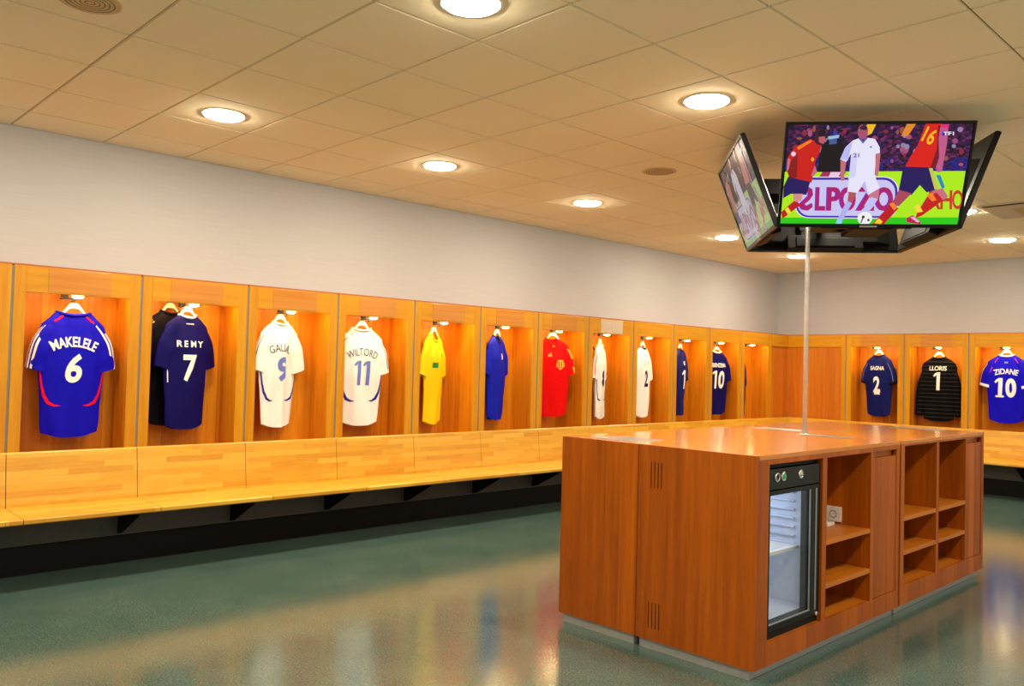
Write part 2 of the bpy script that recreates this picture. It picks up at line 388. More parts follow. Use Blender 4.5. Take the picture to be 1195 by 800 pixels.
for k_ in range(5):
    bench((.88 if k_ == 0 else BX0+BW*(k_-1), RY1, 0), 0, (BX0-.88) if k_ == 0 else BW, bl2[k_], bench_x, 'bench sections along the back wall', .503 if k_ == 0 else 0)
m = MB(); m.box(.402, .455, P0-2*PW, RY1-.456, .20, .402); tag(m.build('heating_duct', grey_panel, None, .003), 'long dark grey casing under the bench along the left wall', 'duct')
m = MB(); m.box(.402, BX0+4*BW, RY1-.455, RY1-.402, .20, .402); tag(m.build('heating_duct', grey_panel, None, .003), 'long dark grey casing under the bench along the back wall', 'duct')

# ---------------------------------------------------------------- island of four cabinets
IX0, IX1, IY0, IY1, IXM, IYM, IZ, IP = 3.245, 4.462, -1.166, 2.035, 3.783, .497, 1.0385, .052
gp = .0022
def unit_shell(name, label, x0, x1, y0, y1, vents=()):
    t = thing(name, label, 'cabinet', ((x0+x1)/2, (y0+y1)/2, 0), 0, 'four cabinets of the island')
    ox, oy = (x0+x1)/2, (y0+y1)/2
    def part(nm, mt, boxes, bev=.0012, parent=None):
        m = MB()
        for a in boxes: m.box(a[0]-ox, a[1]-ox, a[2]-oy, a[3]-oy, a[4], a[5], a[6] if len(a) > 6 else 0)
        return m.build(nm, mt, parent or t, bev)
    return t, part
# --- near right cabinet, with fridge bay
x0, x1, y0, y1 = IXM+gp, IX1, IY0, IYM-gp
t, P = unit_shell('island_cabinet', 'cherry wood cabinet with the glass-door fridge, open shelves and vent slits', x0, x1, y0, y1)
slits = []
for zc in (.888, .178):
    for k_ in range(4): slits.append((3.862+k_*.0215, zc-.066, zc+.066))
# front panel with real slits cut: assemble from strips
xs = [x0]+[v for s_ in slits[:4] for v in (s_[0], s_[0]+.006)]+[x1]
bx = []
for i in range(0, len(xs)-1):
    a, c = xs[i], xs[i+1]
    if i % 2 == 0: bx.append((a, c, y0, y0+.022, IP, IZ))
    else:
        for za, zb in ((IP, .112), (.244, .822), (.954, IZ)): bx.append((a, c, y0, y0+.022, za, zb))
m = MB(); ox, oy = (x0+x1)/2, (y0+y1)/2
for a in bx: m.box(a[0]-ox, a[1]-ox, a[2]-oy, a[3]-oy, a[4], a[5])
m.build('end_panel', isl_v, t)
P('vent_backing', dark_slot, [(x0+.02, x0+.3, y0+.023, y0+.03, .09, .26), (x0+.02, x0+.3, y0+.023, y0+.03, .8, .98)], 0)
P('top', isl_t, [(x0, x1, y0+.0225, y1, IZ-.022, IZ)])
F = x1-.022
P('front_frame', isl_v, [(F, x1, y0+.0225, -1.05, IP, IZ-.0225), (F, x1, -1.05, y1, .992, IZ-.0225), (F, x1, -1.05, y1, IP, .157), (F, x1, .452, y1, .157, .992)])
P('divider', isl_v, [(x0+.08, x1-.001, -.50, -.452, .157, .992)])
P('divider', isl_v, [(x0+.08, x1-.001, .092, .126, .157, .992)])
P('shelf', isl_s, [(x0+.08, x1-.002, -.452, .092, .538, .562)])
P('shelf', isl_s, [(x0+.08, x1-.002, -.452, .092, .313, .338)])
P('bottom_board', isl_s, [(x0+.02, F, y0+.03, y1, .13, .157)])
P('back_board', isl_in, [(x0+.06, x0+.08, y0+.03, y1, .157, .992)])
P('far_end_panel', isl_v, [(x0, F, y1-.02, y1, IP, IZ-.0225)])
dr = P('door', isl_v, [(x1-.024, x1-.004, .128, .45, .160, .955)])
P('finger_pull', isl_s, [(x1-.05, x1-.03, .128, .45, .955, .991)])
P('plinth', plinth_m, [(x0+.012, x1-.035, y0+.02, y1-.004, 0, IP)])
P('cable_plate', steel, [(3.88, 4.22, .345, .44, IZ, IZ+.003)])
so = P('power_socket', white_plastic, [(4.205, 4.295, .080, .0925, .574, .660)], .002)
m = MB(); m.lathe([(.022, .0005), (.022, .003), (.018, .003), (.017, -.004), (.0005, -.004)], 0, 0, 20, 0, Matrix.Translation((4.25-ox, .080-oy, .617)) @ Matrix.Rotation(PI/2, 4, 'X'))
m.lathe([(.004, -.0035), (.004, -.001), (.0005, -.001)], 0.009, 0, 8, 1, Matrix.Translation((4.25-ox, .080-oy, .617)) @ Matrix.Rotation(PI/2, 4, 'X'))
m.build('socket_well', [silver_plastic, black_m], so)
m = MB(); m.box(-.03, .03, -.045, .045, 0, .018); m.box(-.022, .022, -.03, .03, .018, .021)
tag(m.build('power_adapter', white_plastic, None, .004, (4.25, -.01, .562)), 'small white adapter box lying on the island shelf below the socket', 'adapter')
# --- near left cabinet
x0, x1, y0, y1 = IX0, IXM-gp, IY0, IYM-gp
t, P = unit_shell('island_cabinet', 'cherry wood cabinet at the near left corner of the island, plain panel', x0, x1, y0, y1)
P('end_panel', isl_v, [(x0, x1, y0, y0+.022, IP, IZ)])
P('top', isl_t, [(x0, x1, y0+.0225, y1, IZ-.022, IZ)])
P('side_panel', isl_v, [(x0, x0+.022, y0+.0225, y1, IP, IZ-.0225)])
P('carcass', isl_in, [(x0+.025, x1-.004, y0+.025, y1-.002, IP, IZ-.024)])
P('plinth', plinth_m, [(x0+.02, x1-.02, y0+.02, y1-.004, 0, IP-.001)])
P('cable_plate', steel, [(3.42, 3.72, -1.10, -.86, IZ, IZ+.003)])
# --- far left cabinet
x0, x1, y0, y1 = IX0, IXM-gp, IYM+gp, IY1
t, P = unit_shell('island_cabinet', 'cherry wood cabinet at the far left of the island, only its top showing', x0, x1, y0, y1)
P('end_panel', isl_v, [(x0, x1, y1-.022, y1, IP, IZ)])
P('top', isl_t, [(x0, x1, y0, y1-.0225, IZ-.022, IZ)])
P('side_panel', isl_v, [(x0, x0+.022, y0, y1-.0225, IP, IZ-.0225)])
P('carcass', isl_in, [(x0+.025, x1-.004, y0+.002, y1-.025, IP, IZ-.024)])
P('plinth', plinth_m, [(x0+.02, x1-.02, y0+.004, y1-.02, 0, IP-.001)])
P('cable_plate', steel, [(3.42, 3.74, .62, .76, IZ, IZ+.003)])
# --- far right cabinet
x0, x1, y0, y1 = IXM+gp, IX1, IYM+gp+.018, IY1
t, P = unit_shell('island_cabinet', 'cherry wood cabinet at the far end with six open cubbyholes and a door', x0, x1, y0, y1)
F = x1-.022
P('end_panel', isl_v, [(x0, x1, y1-.022, y1, IP, IZ)])
P('near_panel', isl_v, [(x0, F, y0, y0+.022, IP, IZ-.0225)])
P('top', isl_t, [(x0, x1, y0, y1-.0225, IZ-.022, IZ)])
P('front_frame', isl_v, [(F, x1, y0, .573, IP, IZ-.0225), (F, x1, .573, y1-.0225, 1.004, IZ-.0225), (F, x1, .573, y1-.0225, IP, .165), (F, x1, 1.99, y1-.0225, .165, 1.004)])
P('divider', isl_v, [(x0+.08, x1-.001, 1.104, 1.15, .165, 1.004)])
P('divider', isl_v, [(x0+.08, x1-.001, 1.655, 1.684, .165, 1.004)])
for ya, yb in ((.53, 1.104), (1.15, 1.655)):
    for zz in (.577, .372): P('shelf', isl_s, [(x0+.08, x1-.002, ya+.0, yb, zz-.026, zz)])
P('bottom_board', isl_s, [(x0+.02, F, y0+.022, y1-.03, .138, .165)])
P('back_board', isl_in, [(x0+.06, x0+.08, y0+.022, y1-.03, .165, 1.004)])
P('door', isl_v, [(x1-.024, x1-.004, 1.686, 1.988, .168, .968)])
P('finger_pull', isl_s, [(x1-.05, x1-.03, 1.686, 1.988, .968, 1.003)])
P('plinth', plinth_m, [(x0+.012, x1-.035, y0+.004, y1-.02, 0, IP)])
P('cable_plate', steel, [(3.87, 4.22, 1.83, 1.97, IZ, IZ+.003)])

# --- glass-door fridge in its bay
fy0, fy1, fz0, fz1 = -1.047, -.504, .158, .985
fx1 = IX1-.012; fx0 = fx1-.50
t = thing('drinks_fridge', 'black under-counter fridge with a glass door, empty inside, in the island', 'fridge', ((fx0+fx1)/2, (fy0+fy1)/2, fz0))
ox, oy, oz = (fx0+fx1)/2, (fy0+fy1)/2, fz0
def FP(nm, mt, boxes, bev=.0015, parent=None):
    m = MB()
    for a in boxes: m.box(a[0]-ox, a[1]-ox, a[2]-oy, a[3]-oy, a[4]-oz, a[5]-oz)
    return m.build(nm, mt, parent or t, bev)
FP('housing', black_m, [(fx0, fx0+.01, fy0, fy1, fz0, fz1), (fx0, fx1-.06, fy0, fy0+.01, fz0, fz1), (fx0, fx1-.06, fy1-.01, fy1, fz0, fz1), (fx0, fx1-.06, fy0, fy1, fz1-.012, fz1), (fx0, fx1-.06, fy0, fy1, fz0, fz0+.05)])
lx0, lx1, ly0, ly1, lz0, lz1 = fx0+.012, fx1-.06, fy0+.02, fy1-.02, fz0+.07, fz1-.135
ln = FP('liner', fridge_in, [(lx0, lx0+.02, ly0, ly1, lz0, lz1), (lx0, lx1, ly0-.01, ly0+.012, lz0, lz1), (lx0, lx1, ly1-.012, ly1+.01, lz0, lz1), (lx0, lx1, ly0, ly1, lz1, lz1+.012), (lx0, lx1, ly0, ly1, lz0-.012, lz0),
     (lx0, lx0+.16, ly0, ly1, lz0, lz0+.14)])
rb = []
for k_ in range(7): rb.append((lx0+.05, lx1-.06, ly1-.024, ly1-.012, lz0+.30+k_*.045, lz0+.312+k_*.045))
FP('shelf_runners', fridge_in, rb, .003, ln)
FP('wire_shelf', white_plastic, [(lx1-.05, lx1-.03, ly0+.016, ly1-.025, lz0+.290, lz0+.308), (lx0+.03, lx0+.038, ly0+.016, ly1-.025, lz0+.297, lz0+.307)]+[(lx0+.03, lx1-.03, ly0+.02+.0145*i, ly0+.0245+.0145*i, lz0+.298, lz0+.304) for i in range(33)])
FP('lamp', fridge_l, [(lx0+.08, lx1-.1, ly0+.14, ly1-.14, lz1-.012, lz1-.002)])
FP('compressor_box', black_m, [(fx0+.01, fx1-.06, fy0+.01, fy1-.01, lz1+.013, fz1-.013)])
cp = FP('control_panel', black_gloss, [(fx1-.058, fx1, fy0, fy1, .866, .966)], .004)
FP('vent_bar', black_m, [(fx1-.058, fx1-.02, fy0, fy1, .968, .985)])
for yy, mt in ((-.955, green_dot), (-.895, green_dot), (-.72, chrome)):
    tr = Matrix.Translation((fx1-ox, yy-oy, .925-oz)) @ Matrix.Rotation(PI/2, 4, 'Y')
    m = MB(); m.lathe([(.023, 0), (.023, .005), (.016, .006), (.015, .003)], 0, 0, 22, 0, tr)
    if yy < -.94: m.lathe([(.015, .003), (.0005, .004)], 0, 0, 22, 1, tr)
    else: m.lathe([(.015, .003), (.010, .009), (.0005, .010)], 0, 0, 22, 1, tr)
    m.build('dial', [chrome, black_gloss if yy < -.94 else mt], cp)
dx0, dx1 = fx1-.056, fx1
dz0, dz1 = .195, .862
door = FP('door', black_gloss, [(dx0, dx1, fy0, fy0+.034, dz0, dz1), (dx0, dx1, fy1-.10, fy1, dz0, dz1), (dx0, dx1, fy0+.034, fy1-.10, dz0, dz0+.034), (dx0, dx1, fy0+.034, fy1-.10, dz1-.022, dz1)], .003)
FP('glass_pane', glass_m, [(dx1-.016, dx1-.011, fy0+.03, fy1-.095, dz0+.03, dz1-.018)], 0, door)
FP('inner_trim', silver_plastic, [(dx1-.008, dx1-.0015, fy1-.104, fy1-.100, dz0+.034, dz1-.022), (dx1-.004, dx1+.002, fy1-.052, fy1-.040, dz0+.03, dz1-.02), (dx1-.008, dx1+.001, fy0+.034, fy1-.10, dz0+.034, dz0+.038)], 0, door)
FP('foot_rail', black_m, [(fx1-.058, fx1-.012, fy0, fy1, fz0, .188)])
m = MB(); m.tube([(fx1-ox-.005, -.545-oy, .205-oz), (fx1-ox+.012, -.545-oy, .205-oz)], .010, 14); m.build('lock', chrome, door)

# ---------------------------------------------------------------- pole
t = thing('steel_pole', 'slim steel pole rising from the island to the televisions', 'pole', (3.905, .40, IZ))
pole_m = plain('satin_pole', (205, 203, 198), .35, .3)
m = MB(); m.tube([(0, 0, .006), (0, 0, 1.0), (0, 0, CH-IZ-.006)], .0145, 16); m.build('tube', pole_m, t)
m = MB(); m.lathe([(.0145, .012), (.03, .009), (.035, .002), (.035, 0)], 0, 0, 24); m.build('foot_flange', chrome, t)
m = MB(); m.lathe([(.0145, CH-IZ-.012), (.035, CH-IZ-.004), (.035, CH-IZ)], 0, 0, 24); m.build('ceiling_flange', chrome, t)

# ---------------------------------------------------------------- television cluster
TC = Vector((4.00123, .69821, 2.59522)); TYAW, TR, TT, TW, TH = .68726, .64572, .36425, 1.05, .615
k = NT('screen_picture'); at = k.n('ShaderNodeAttribute'); at.attribute_name = 'pic'
k.l(at.outputs['Color'], k.b.inputs['Emission Color']); k.setv('Specular IOR Level', .2); k.setv('Emission Strength', SCREEN_L); k.setv('Base Color', (.01, .01, .012, 1)); k.setv('Roughness', .25); scr_m = k.m
k = NT('screen_picture_dim'); at = k.n('ShaderNodeAttribute'); at.attribute_name = 'pic'
hs = k.n('ShaderNodeHueSaturation'); hs.inputs['Saturation'].default_value = .62; k.l(at.outputs['Color'], hs.inputs['Color'])
k.l(hs.outputs[0], k.b.inputs['Emission Color']); k.setv('Emission Strength', .36); k.setv('Base Color', (.02, .02, .022, 1)); k.setv('Roughness', .22); scr_dim = k.m

def text_mesh(s, size, bold=0, sx=1, spacing=1):
    cu = bpy.data.curves.new('t', 'FONT'); cu.body = s; cu.size = size; cu.align_x = 'CENTER'; cu.align_y = 'CENTER'; cu.offset = bold; cu.space_character = spacing
    cu.resolution_u = 4
    ob = bpy.data.objects.new('t', cu); me = bpy.data.meshes.new_from_object(ob)
    vs = [(v.co.x*sx, v.co.y) for v in me.vertices]; fs = [tuple(p.vertices) for p in me.polygons]
    bpy.data.objects.remove(ob); bpy.data.meshes.remove(me); bpy.data.curves.remove(cu)
    xs = [p[0] for p in vs]; ys = [p[1] for p in vs]
    cx, cy = (min(xs)+max(xs))/2, (min(ys)+max(ys))/2
    return [(p[0]-cx, p[1]-cy) for p in vs], fs, max(xs)-min(xs), max(ys)-min(ys)

# the match on the screens, in 0..1 coordinates (u right, v down)
PIC = []   # (verts2d, faces, colour)
def q(px, py):   # from measured coordinates on the front screen
    v = (py-106)/379; xl = 310-17*v; xr = 1018-53*v
    return ((px-xl)/(xr-xl), v)
def clampq(p): return (max(0, min(1, p[0])), max(0, min(1, p[1])))
def poly(pts, col, raw=False):
    pts = [clampq(p if raw else q(*p)) for p in pts]; PIC.append((pts, [tuple(range(len(pts)))], col))
def ell(cx, cy, rx, ry, col, n=18): poly([(cx+rx*math.cos(2*PI*i/n), cy+ry*math.sin(2*PI*i/n)) for i in range(n)], col)
def ptext(s, cx, cy, h, w, col, bold=.02, rot=0):
    vs, fs, tw, th = text_mesh(s, 1, bold)
    out = []
    for a, b_ in vs:
        a, b_ = a/tw*w, -b_/th*h
        out.append(clampq(q(cx+a*math.cos(rot)-b_*math.sin(rot), cy+a*math.sin(rot)+b_*math.cos(rot))))
    PIC.append((out, fs, col))
rnd = random.Random(4)
NXc, NYc = 64, 24
pal = [(30, 8, 40), (50, 14, 58), (74, 20, 74), (22, 10, 34), (90, 30, 84), (40, 12, 70), (28, 20, 90), (110, 36, 90), (18, 8, 24), (60, 12, 44)]
for j in range(NYc):
    for i in range(NXc):
        u0, u1 = i/NXc, (i+1)/NXc; v0, v1 = j/NYc*.47, (j+1)/NYc*.47
        c = rnd.choice(pal); jt = lambda: rnd.uniform(-.35, .35)
        if j > 16 and rnd.random() < .4: c = (30, 30, 130)
        PIC.append(([(max(0, min(1, a+jt()/NXc)), max(0, min(.47, b_+jt()*.47/NYc))) for a, b_ in ((u0-.3/NXc, v0-.2/NYc*.5), (u1+.3/NXc, v0-.2/NYc*.5), (u1+.3/NXc, v1+.2/NYc*.5), (u0-.3/NXc, v1+.2/NYc*.5))], [(0, 1, 2, 3)], c))
for _ in range(70):
    cx, cy = rnd.uniform(312, 1000), rnd.uniform(112, 262)
    c = rnd.choice([(170, 80, 120), (150, 60, 110), (150, 70, 120), (120, 40, 90), (60, 50, 150), (150, 80, 60), (150, 130, 170), (140, 30, 60)])
    ell(cx, cy, rnd.uniform(5, 12), rnd.uniform(5, 13), c, 10)
YG, GR = (176, 238, 20), (40, 205, 12)
poly([(300, 283), (990, 281), (965, 462), (290, 464)], YG); poly([(290, 462), (968, 458), (962, 486), (290, 486)], GR)
poly([(612, 106), (648, 106), (632, 140), (610, 150)], (250, 190, 20)); poly([(765, 106), (800, 106), (770, 150), (745, 150)], (230, 140, 40))
poly([(448, 284), (540, 284), (520, 312), (430, 312)], (170, 40, 90)); poly([(480, 284), (520, 284), (505, 312), (470, 312)], (240, 200, 230))
def pill(x0, x1, y0, y1, r, col):
    pts = []
    for cx, cy, a0 in ((x1-r, y0+r, -90), (x1-r, y1-r, 0), (x0+r, y1-r, 90), (x0+r, y0+r, 180)):
        for i in range(7):
            a = math.radians(a0+15*i); pts.append((cx+r*math.cos(a), cy+r*math.sin(a)))
    poly(pts, col)
pill(346, 741, 302, 464, 55, (255, 235, 250)); pill(350, 737, 305, 461, 52, (60, 40, 170)); pill(358, 728, 314, 454, 46, (206, 202, 246))
LT = (176, 20, 110)
for off, c in ((-5, (130, 40, 190)), (0, LT)):
    ptext('S', 392+off, 388, 92, 56, c, .03) if False else None
    # reversed-S shaped first letter
    pts = [(372, 352), (392, 338), (412, 350), (416, 372), (402, 394), (384, 408), (394, 416), (414, 404), (416, 420), (398, 434), (376, 430), (362, 412), (380, 394), (398, 376), (398, 358), (388, 356), (382, 366), (370, 370)]
    poly([(p[0]+off, p[1]) for p in pts], c)
    ptext('L', 446+off, 388, 92, 36, c, .03); ptext('P', 496+off, 388, 92, 50, c, .03); ptext('O', 550+off, 388, 92, 60, c, .035)
    ptext('Z', 618+off, 388, 92, 70, c, .03); ptext('O', 688+off, 388, 92, 66, c, .035)
for s_, xx, ww in (('R', 878, 46), ('H', 920, 44), ('O', 962, 40)): ptext(s_, xx, 390, 74, ww, (205, 50, 40), .02)
SK, RED, NAVY = (200, 110, 120), (205, 22, 14), (30, 14, 92)
# camera operator
poly([(440, 195), (468, 152), (506, 150), (532, 195), (522, 284), (428, 284), (432, 235)], (12, 6, 16)); poly([(464, 150), (508, 144), (506, 156), (466, 162)], (150, 190, 230)); poly([(468, 160), (500, 160), (498, 178), (470, 180)], (70, 90, 150))
# left player
poly([(336, 190), (398, 158), (414, 168), (440, 176), (436, 205), (420, 240), (408, 325), (368, 318), (322, 310), (312, 285), (308, 240), (318, 215)], RED)
poly([(312, 268), (330, 235), (350, 215), (350, 305), (322, 308)], (140, 10, 20)); poly([(345, 190), (395, 163), (404, 168), (352, 200)], (245, 130, 30))
ell(433, 152, 24, 30, (60, 14, 44)); poly([(428, 150), (452, 150), (456, 165), (448, 178), (430, 172)], (190, 90, 100)); poly([(425, 140), (440, 120), (455, 132), (452, 148), (430, 152)], (26, 8, 20))
ell(333, 215, 9, 9, (230, 210, 245), 12); ell(408, 236, 6, 8, (245, 170, 40), 10)
poly([(312, 230), (322, 236), (318, 270), (308, 285)], (200, 120, 130)); poly([(418, 258), (428, 285), (412, 302), (405, 296)], SK)
poly([(316, 302), (402, 322), (390, 372), (330, 368), (300, 386), (300, 340)], NAVY); poly([(338, 368), (376, 368), (370, 396), (342, 402)], (220, 140, 140))
poly([(342, 396), (372, 408), (300, 468), (294, 440)], (190, 20, 30)); poly([(320, 420), (334, 440), (322, 450), (308, 430)], (250, 220, 60))
# white player
WH, WS = (236, 232, 255), (190, 190, 246)
ell(598, 134, 20, 28, (170, 80, 110)); poly([(584, 118), (600, 106), (616, 118), (612, 128), (590, 126)], (60, 20, 50))
poly([(560, 166), (582, 158), (600, 172), (618, 156), (645, 160), (664, 190), (666, 212), (650, 216), (650, 290), (655, 314), (548, 312), (556, 262), (556, 215), (538, 246), (514, 236), (532, 192)], WH)
poly([(560, 170), (545, 240), (514, 236), (532, 192)], WS); poly([(556, 215), (580, 216), (576, 300), (550, 312)], (214, 212, 254)); poly([(582, 158), (600, 178), (618, 156), (612, 152), (600, 168), (588, 152)], (90, 90, 190))
ptext('21', 576, 221, 16, 22, (90, 60, 170), .02); ell(631, 190, 5, 3, (110, 90, 190), 8)
poly([(516, 238), (538, 246), (532, 300), (536, 316), (522, 318), (518, 300)], SK); poly([(652, 216), (668, 212), (664, 280), (660, 300), (648, 296)], SK)
poly([(552, 308), (652, 308), (670, 346), (628, 376), (602, 336), (584, 366), (546, 360)], WH); poly([(600, 336), (612, 318), (628, 376)], WS)
poly([(552, 360), (582, 364), (566, 402), (548, 398)], (180, 80, 90)); poly([(546, 394), (566, 404), (532, 470), (512, 468)], (180, 180, 246)); poly([(512, 466), (532, 468), (528, 486), (506, 486)], (150, 210, 250))
poly([(626, 372), (668, 346), (666, 384), (640, 396)], (200, 120, 140)); poly([(638, 380), (664, 388), (640, 426), (620, 446), (592, 442), (606, 428), (628, 404)], (200, 196, 250))
ell(616, 463, 28, 26, (245, 245, 245)); ell(610, 458, 6, 6, (40, 40, 60), 8); ell(630, 470, 5, 5, (40, 40, 60), 8); poly([(606, 462), (610, 464), (604, 482), (600, 480)], (40, 40, 60))
# right player
poly([(836, 106), (898, 106), (906, 150), (886, 205), (866, 270), (762, 266), (782, 226), (806, 190)], (222, 24, 14)); poly([(884, 110), (906, 120), (904, 190), (876, 270), (858, 268), (880, 200)], (120, 10, 30))
ptext('16', 852, 150, 60, 44, (255, 190, 30), .02, .45)
poly([(892, 116), (922, 118), (918, 180), (908, 240), (902, 282), (884, 286), (878, 268), (890, 230), (886, 160)], (196, 90, 140)); poly([(892, 108), (926, 108), (922, 122), (894, 120)], (230, 40, 120))
poly([(756, 264), (864, 268), (884, 352), (846, 362), (820, 334), (790, 372), (740, 360)], (28, 12, 90)); poly([(852, 270), (866, 270), (892, 350), (876, 352)], (200, 200, 90)); poly([(880, 296), (896, 296), (914, 342), (904, 350)], (20, 140, 190))
poly([(742, 352), (790, 366), (742, 416), (716, 404)], (170, 70, 90)); poly([(718, 400), (742, 424), (690, 487), (645, 487)], (190, 14, 30)); poly([(706, 406), (722, 400), (738, 420), (726, 432)], (255, 130, 40)); poly([(668, 462), (684, 476), (676, 487), (652, 482)], (255, 210, 40))
poly([(866, 356), (906, 346), (926, 378), (902, 396), (880, 390)], (205, 110, 130)); poly([(848, 378), (884, 362), (908, 392), (862, 428), (830, 452), (806, 462), (812, 440)], (200, 16, 24)); poly([(846, 372), (866, 362), (884, 392), (866, 396)], (255, 130, 40)); poly([(800, 418), (816, 406), (834, 436), (814, 440)], (255, 220, 60))
poly([(772, 462), (796, 450), (826, 476), (826, 487), (796, 482), (774, 478)], (190, 20, 80)); poly([(786, 458), (800, 456), (824, 476), (812, 478)], (250, 180, 220))
poly([(870, 130), (886, 126), (880, 142), (866, 142)], (222, 24, 14)) if False else None
poly([(899, 133), (912, 133), (912, 150), (899, 150)], (30, 40, 200)); ptext('TF1', 923, 142, 13, 40, (255, 255, 255), .02)

def build_picture(name, mat, parent, w, h, yoff):
    m = MB(); cols = []
    n = len(PIC)
    for i, (vs, fs, c) in enumerate(PIC):
        y = yoff - (i*2e-8*10 if i < NXc*NYc else .0004+.0026*(i-NXc*NYc)/(n-NXc*NYc))
        m.add([((u-.5)*w, y, (.5-v)*h) for u, v in vs], fs); cols += [lin(c)]*len(fs)
    me = bpy.data.meshes.new(name); me.from_pydata(m.v, [], m.f); me.materials.append(mat)
    ca = me.color_attributes.new('pic', 'FLOAT_COLOR', 'CORNER')
    for p, c in zip(me.polygons, cols):
        for li in p.loop_indices: ca.data[li].color = (*c, 1)
    o = bpy.data.objects.new(name, me); C.objects.link(o); o.parent = parent
    return o
tvlab = ['large television facing the camera, showing a football match', 'television facing away to the right, seen only as a dark edge', 'television facing the far corner, only its black back showing below', 'television facing left, its match picture seen at a slant']
for k_ in range(4):
    a = TYAW+k_*PI/2; nrm = Vector((math.sin(a), -math.cos(a), 0))
    t = thing('television', tvlab[k_], 'television', TC+nrm*TR, 0, 'four televisions hung in a square')
    t.rotation_mode = 'XYZ'
    # local frame: x right, -y towards viewer, z up; leaning so the screen looks down
    t.rotation_euler = (Matrix.Rotation(a, 4, 'Z') @ Matrix.Rotation(TT, 4, 'X')).to_euler('XYZ')
    e = .016; w2, h2 = TW/2, TH/2
    m = MB()
    m.box(-w2, w2, -.0, .028, h2-e, h2); m.box(-w2, w2, 0, .028, -h2, -h2+e+.006); m.box(-w2, -w2+e, 0, .028, -h2+e+.006, h2-e); m.box(w2-e, w2, 0, .028, -h2+e+.006, h2-e)
    m.build('bezel', black_gloss, t, .002)
    build_picture('screen', scr_dim if k_ in (3,) else scr_m, t, TW-2*e, TH-2*e-.006, .0075).location.z = .003
    m = MB(); m.box(-w2+.004, w2-.004, .010, .034, -h2+.004, h2-.004)
    m.prism([(-w2+.06, .034), (w2-.06, .034), (w2-.16, .075), (-w2+.16, .075)], -h2+.05, h2-.16, 'z'); m.build('rear_housing', black_hous, t, .004)
    m = MB(); m.box(-.26, .26, .03, .095, -h2-.012, -h2+.09); m.box(-.2, .2, .095, .1, -h2+.0, -h2+.07); m.build('speaker_housing', black_m, t, .004)
    m = MB(); m.box(-.05, .05, -.003, .0, -h2+.003, -h2+.012); m.build('badge', silver_plastic, t)
    m = MB(); m.box(.22, .34, .0755, .079, -.12, -.03); m.build('rating_label', white_plastic, t)
    m = MB()
    for zz in (-.12, .06): m.box(-.22, .22, .076, .086, zz, zz+.03)
    for xx in (-.17, .14): m.box(xx, xx+.03, .086, .10, -.18, .14)
    m.build('wall_mount_rails', silver_plastic if k_ in (1,) else black_m, t)
t = thing('television_mount', 'black ceiling mount with arms and boxes between the four televisions', 'mount', (TC.x, TC.y, CH), TYAW)
m = MB(); m.box(-.05, .05, -.05, .05, -.60, 0); m.box(-.13, .13, -.13, .13, -.012, 0); m.build('column', black_m, t, .003)
for k_ in range(4):
    m = MB(); R_ = Matrix.Rotation(k_*PI/2, 4, 'Z'); m.box(-.03, .03, -.54, -.05, -.42, -.36, 0, R_); m.box(-.16, .16, -.545, -.525, -.46, -.30, 0, R_); m.build('arm', black_m, t, .002)
m = MB(); m.box(-.20, .02, -.30, .10, -.60, -.54); m.box(.06, .30, -.05, .28, -.60, -.55); m.build('equipment_box', black_hous, t, .004)
m = MB(); m.tube([(-.2, -.26, -.57), (-.26, -.34, -.60), (-.1, -.40, -.56), (.05, -.42, -.52)], .006, 8); m.tube([(.2, .0, -.57), (.28, -.2, -.62), (.2, -.36, -.57), (.1, -.42, -.5)], .005, 8); m.build('cables', black_gloss, t)

# ---------------------------------------------------------------- jerseys
def cloth(name, c, rough=.62, var=.05):
    return plain(name, c, rough, 0, 0, var, 60, .12, 0)
ROY, NAV, NAV2, WHT, YEL, REDJ = (16, 8, 186), (10, 4, 84), (18, 20, 58), (240, 238, 234), (252, 206, 12), (224, 4, 2)
c_roy, c_nav, c_dark = cloth('royal_blue_cloth', ROY), cloth('navy_cloth', NAV), cloth('dark_navy_cloth', (10, 6, 24))
c_steel, c_wht, c_yel, c_red = cloth('slate_navy_cloth', (12, 22, 92)), cloth('white_cloth', WHT), cloth('yellow_cloth', YEL), cloth('red_cloth', REDJ)
c_blu = cloth('bright_blue_cloth', (10, 26, 180)); c_zid = cloth('vivid_blue_cloth', (16, 6, 200))
c_print_w, c_print_b, c_print_r, c_gold = cloth('white_print', (242, 240, 236)), cloth('dark_blue_print', (40, 40, 150)), cloth('red_print', (228, 14, 34)), cloth('gold_print', (244, 196, 70))
c_lav = cloth('lavender_blue_print', (108, 122, 200)); c_green = cloth('green_print', (30, 130, 40)); c_thin = cloth('slate_print', (60, 66, 110)); c_mag = cloth('magenta_print', (190, 40, 150))
k = NT('black_striped_cloth'); tc = k.n('ShaderNodeTexCoord'); sp = k.n('ShaderNodeSeparateXYZ'); k.l(tc.outputs['Object'], sp.inputs[0])
sv = k.math('FRACT', k.math('MULTIPLY', sp.outputs[2], 1/.052)); k.l(k.ramp(k.math('GREATER_THAN', sv, .82), [(.0, lin((4, 4, 5))), (1.0, lin((44, 44, 46)))]), k.b.inputs['Base Color']); k.setv('Roughness', .7); k.setv('Specular IOR Level', .08); c_stripe = k.m

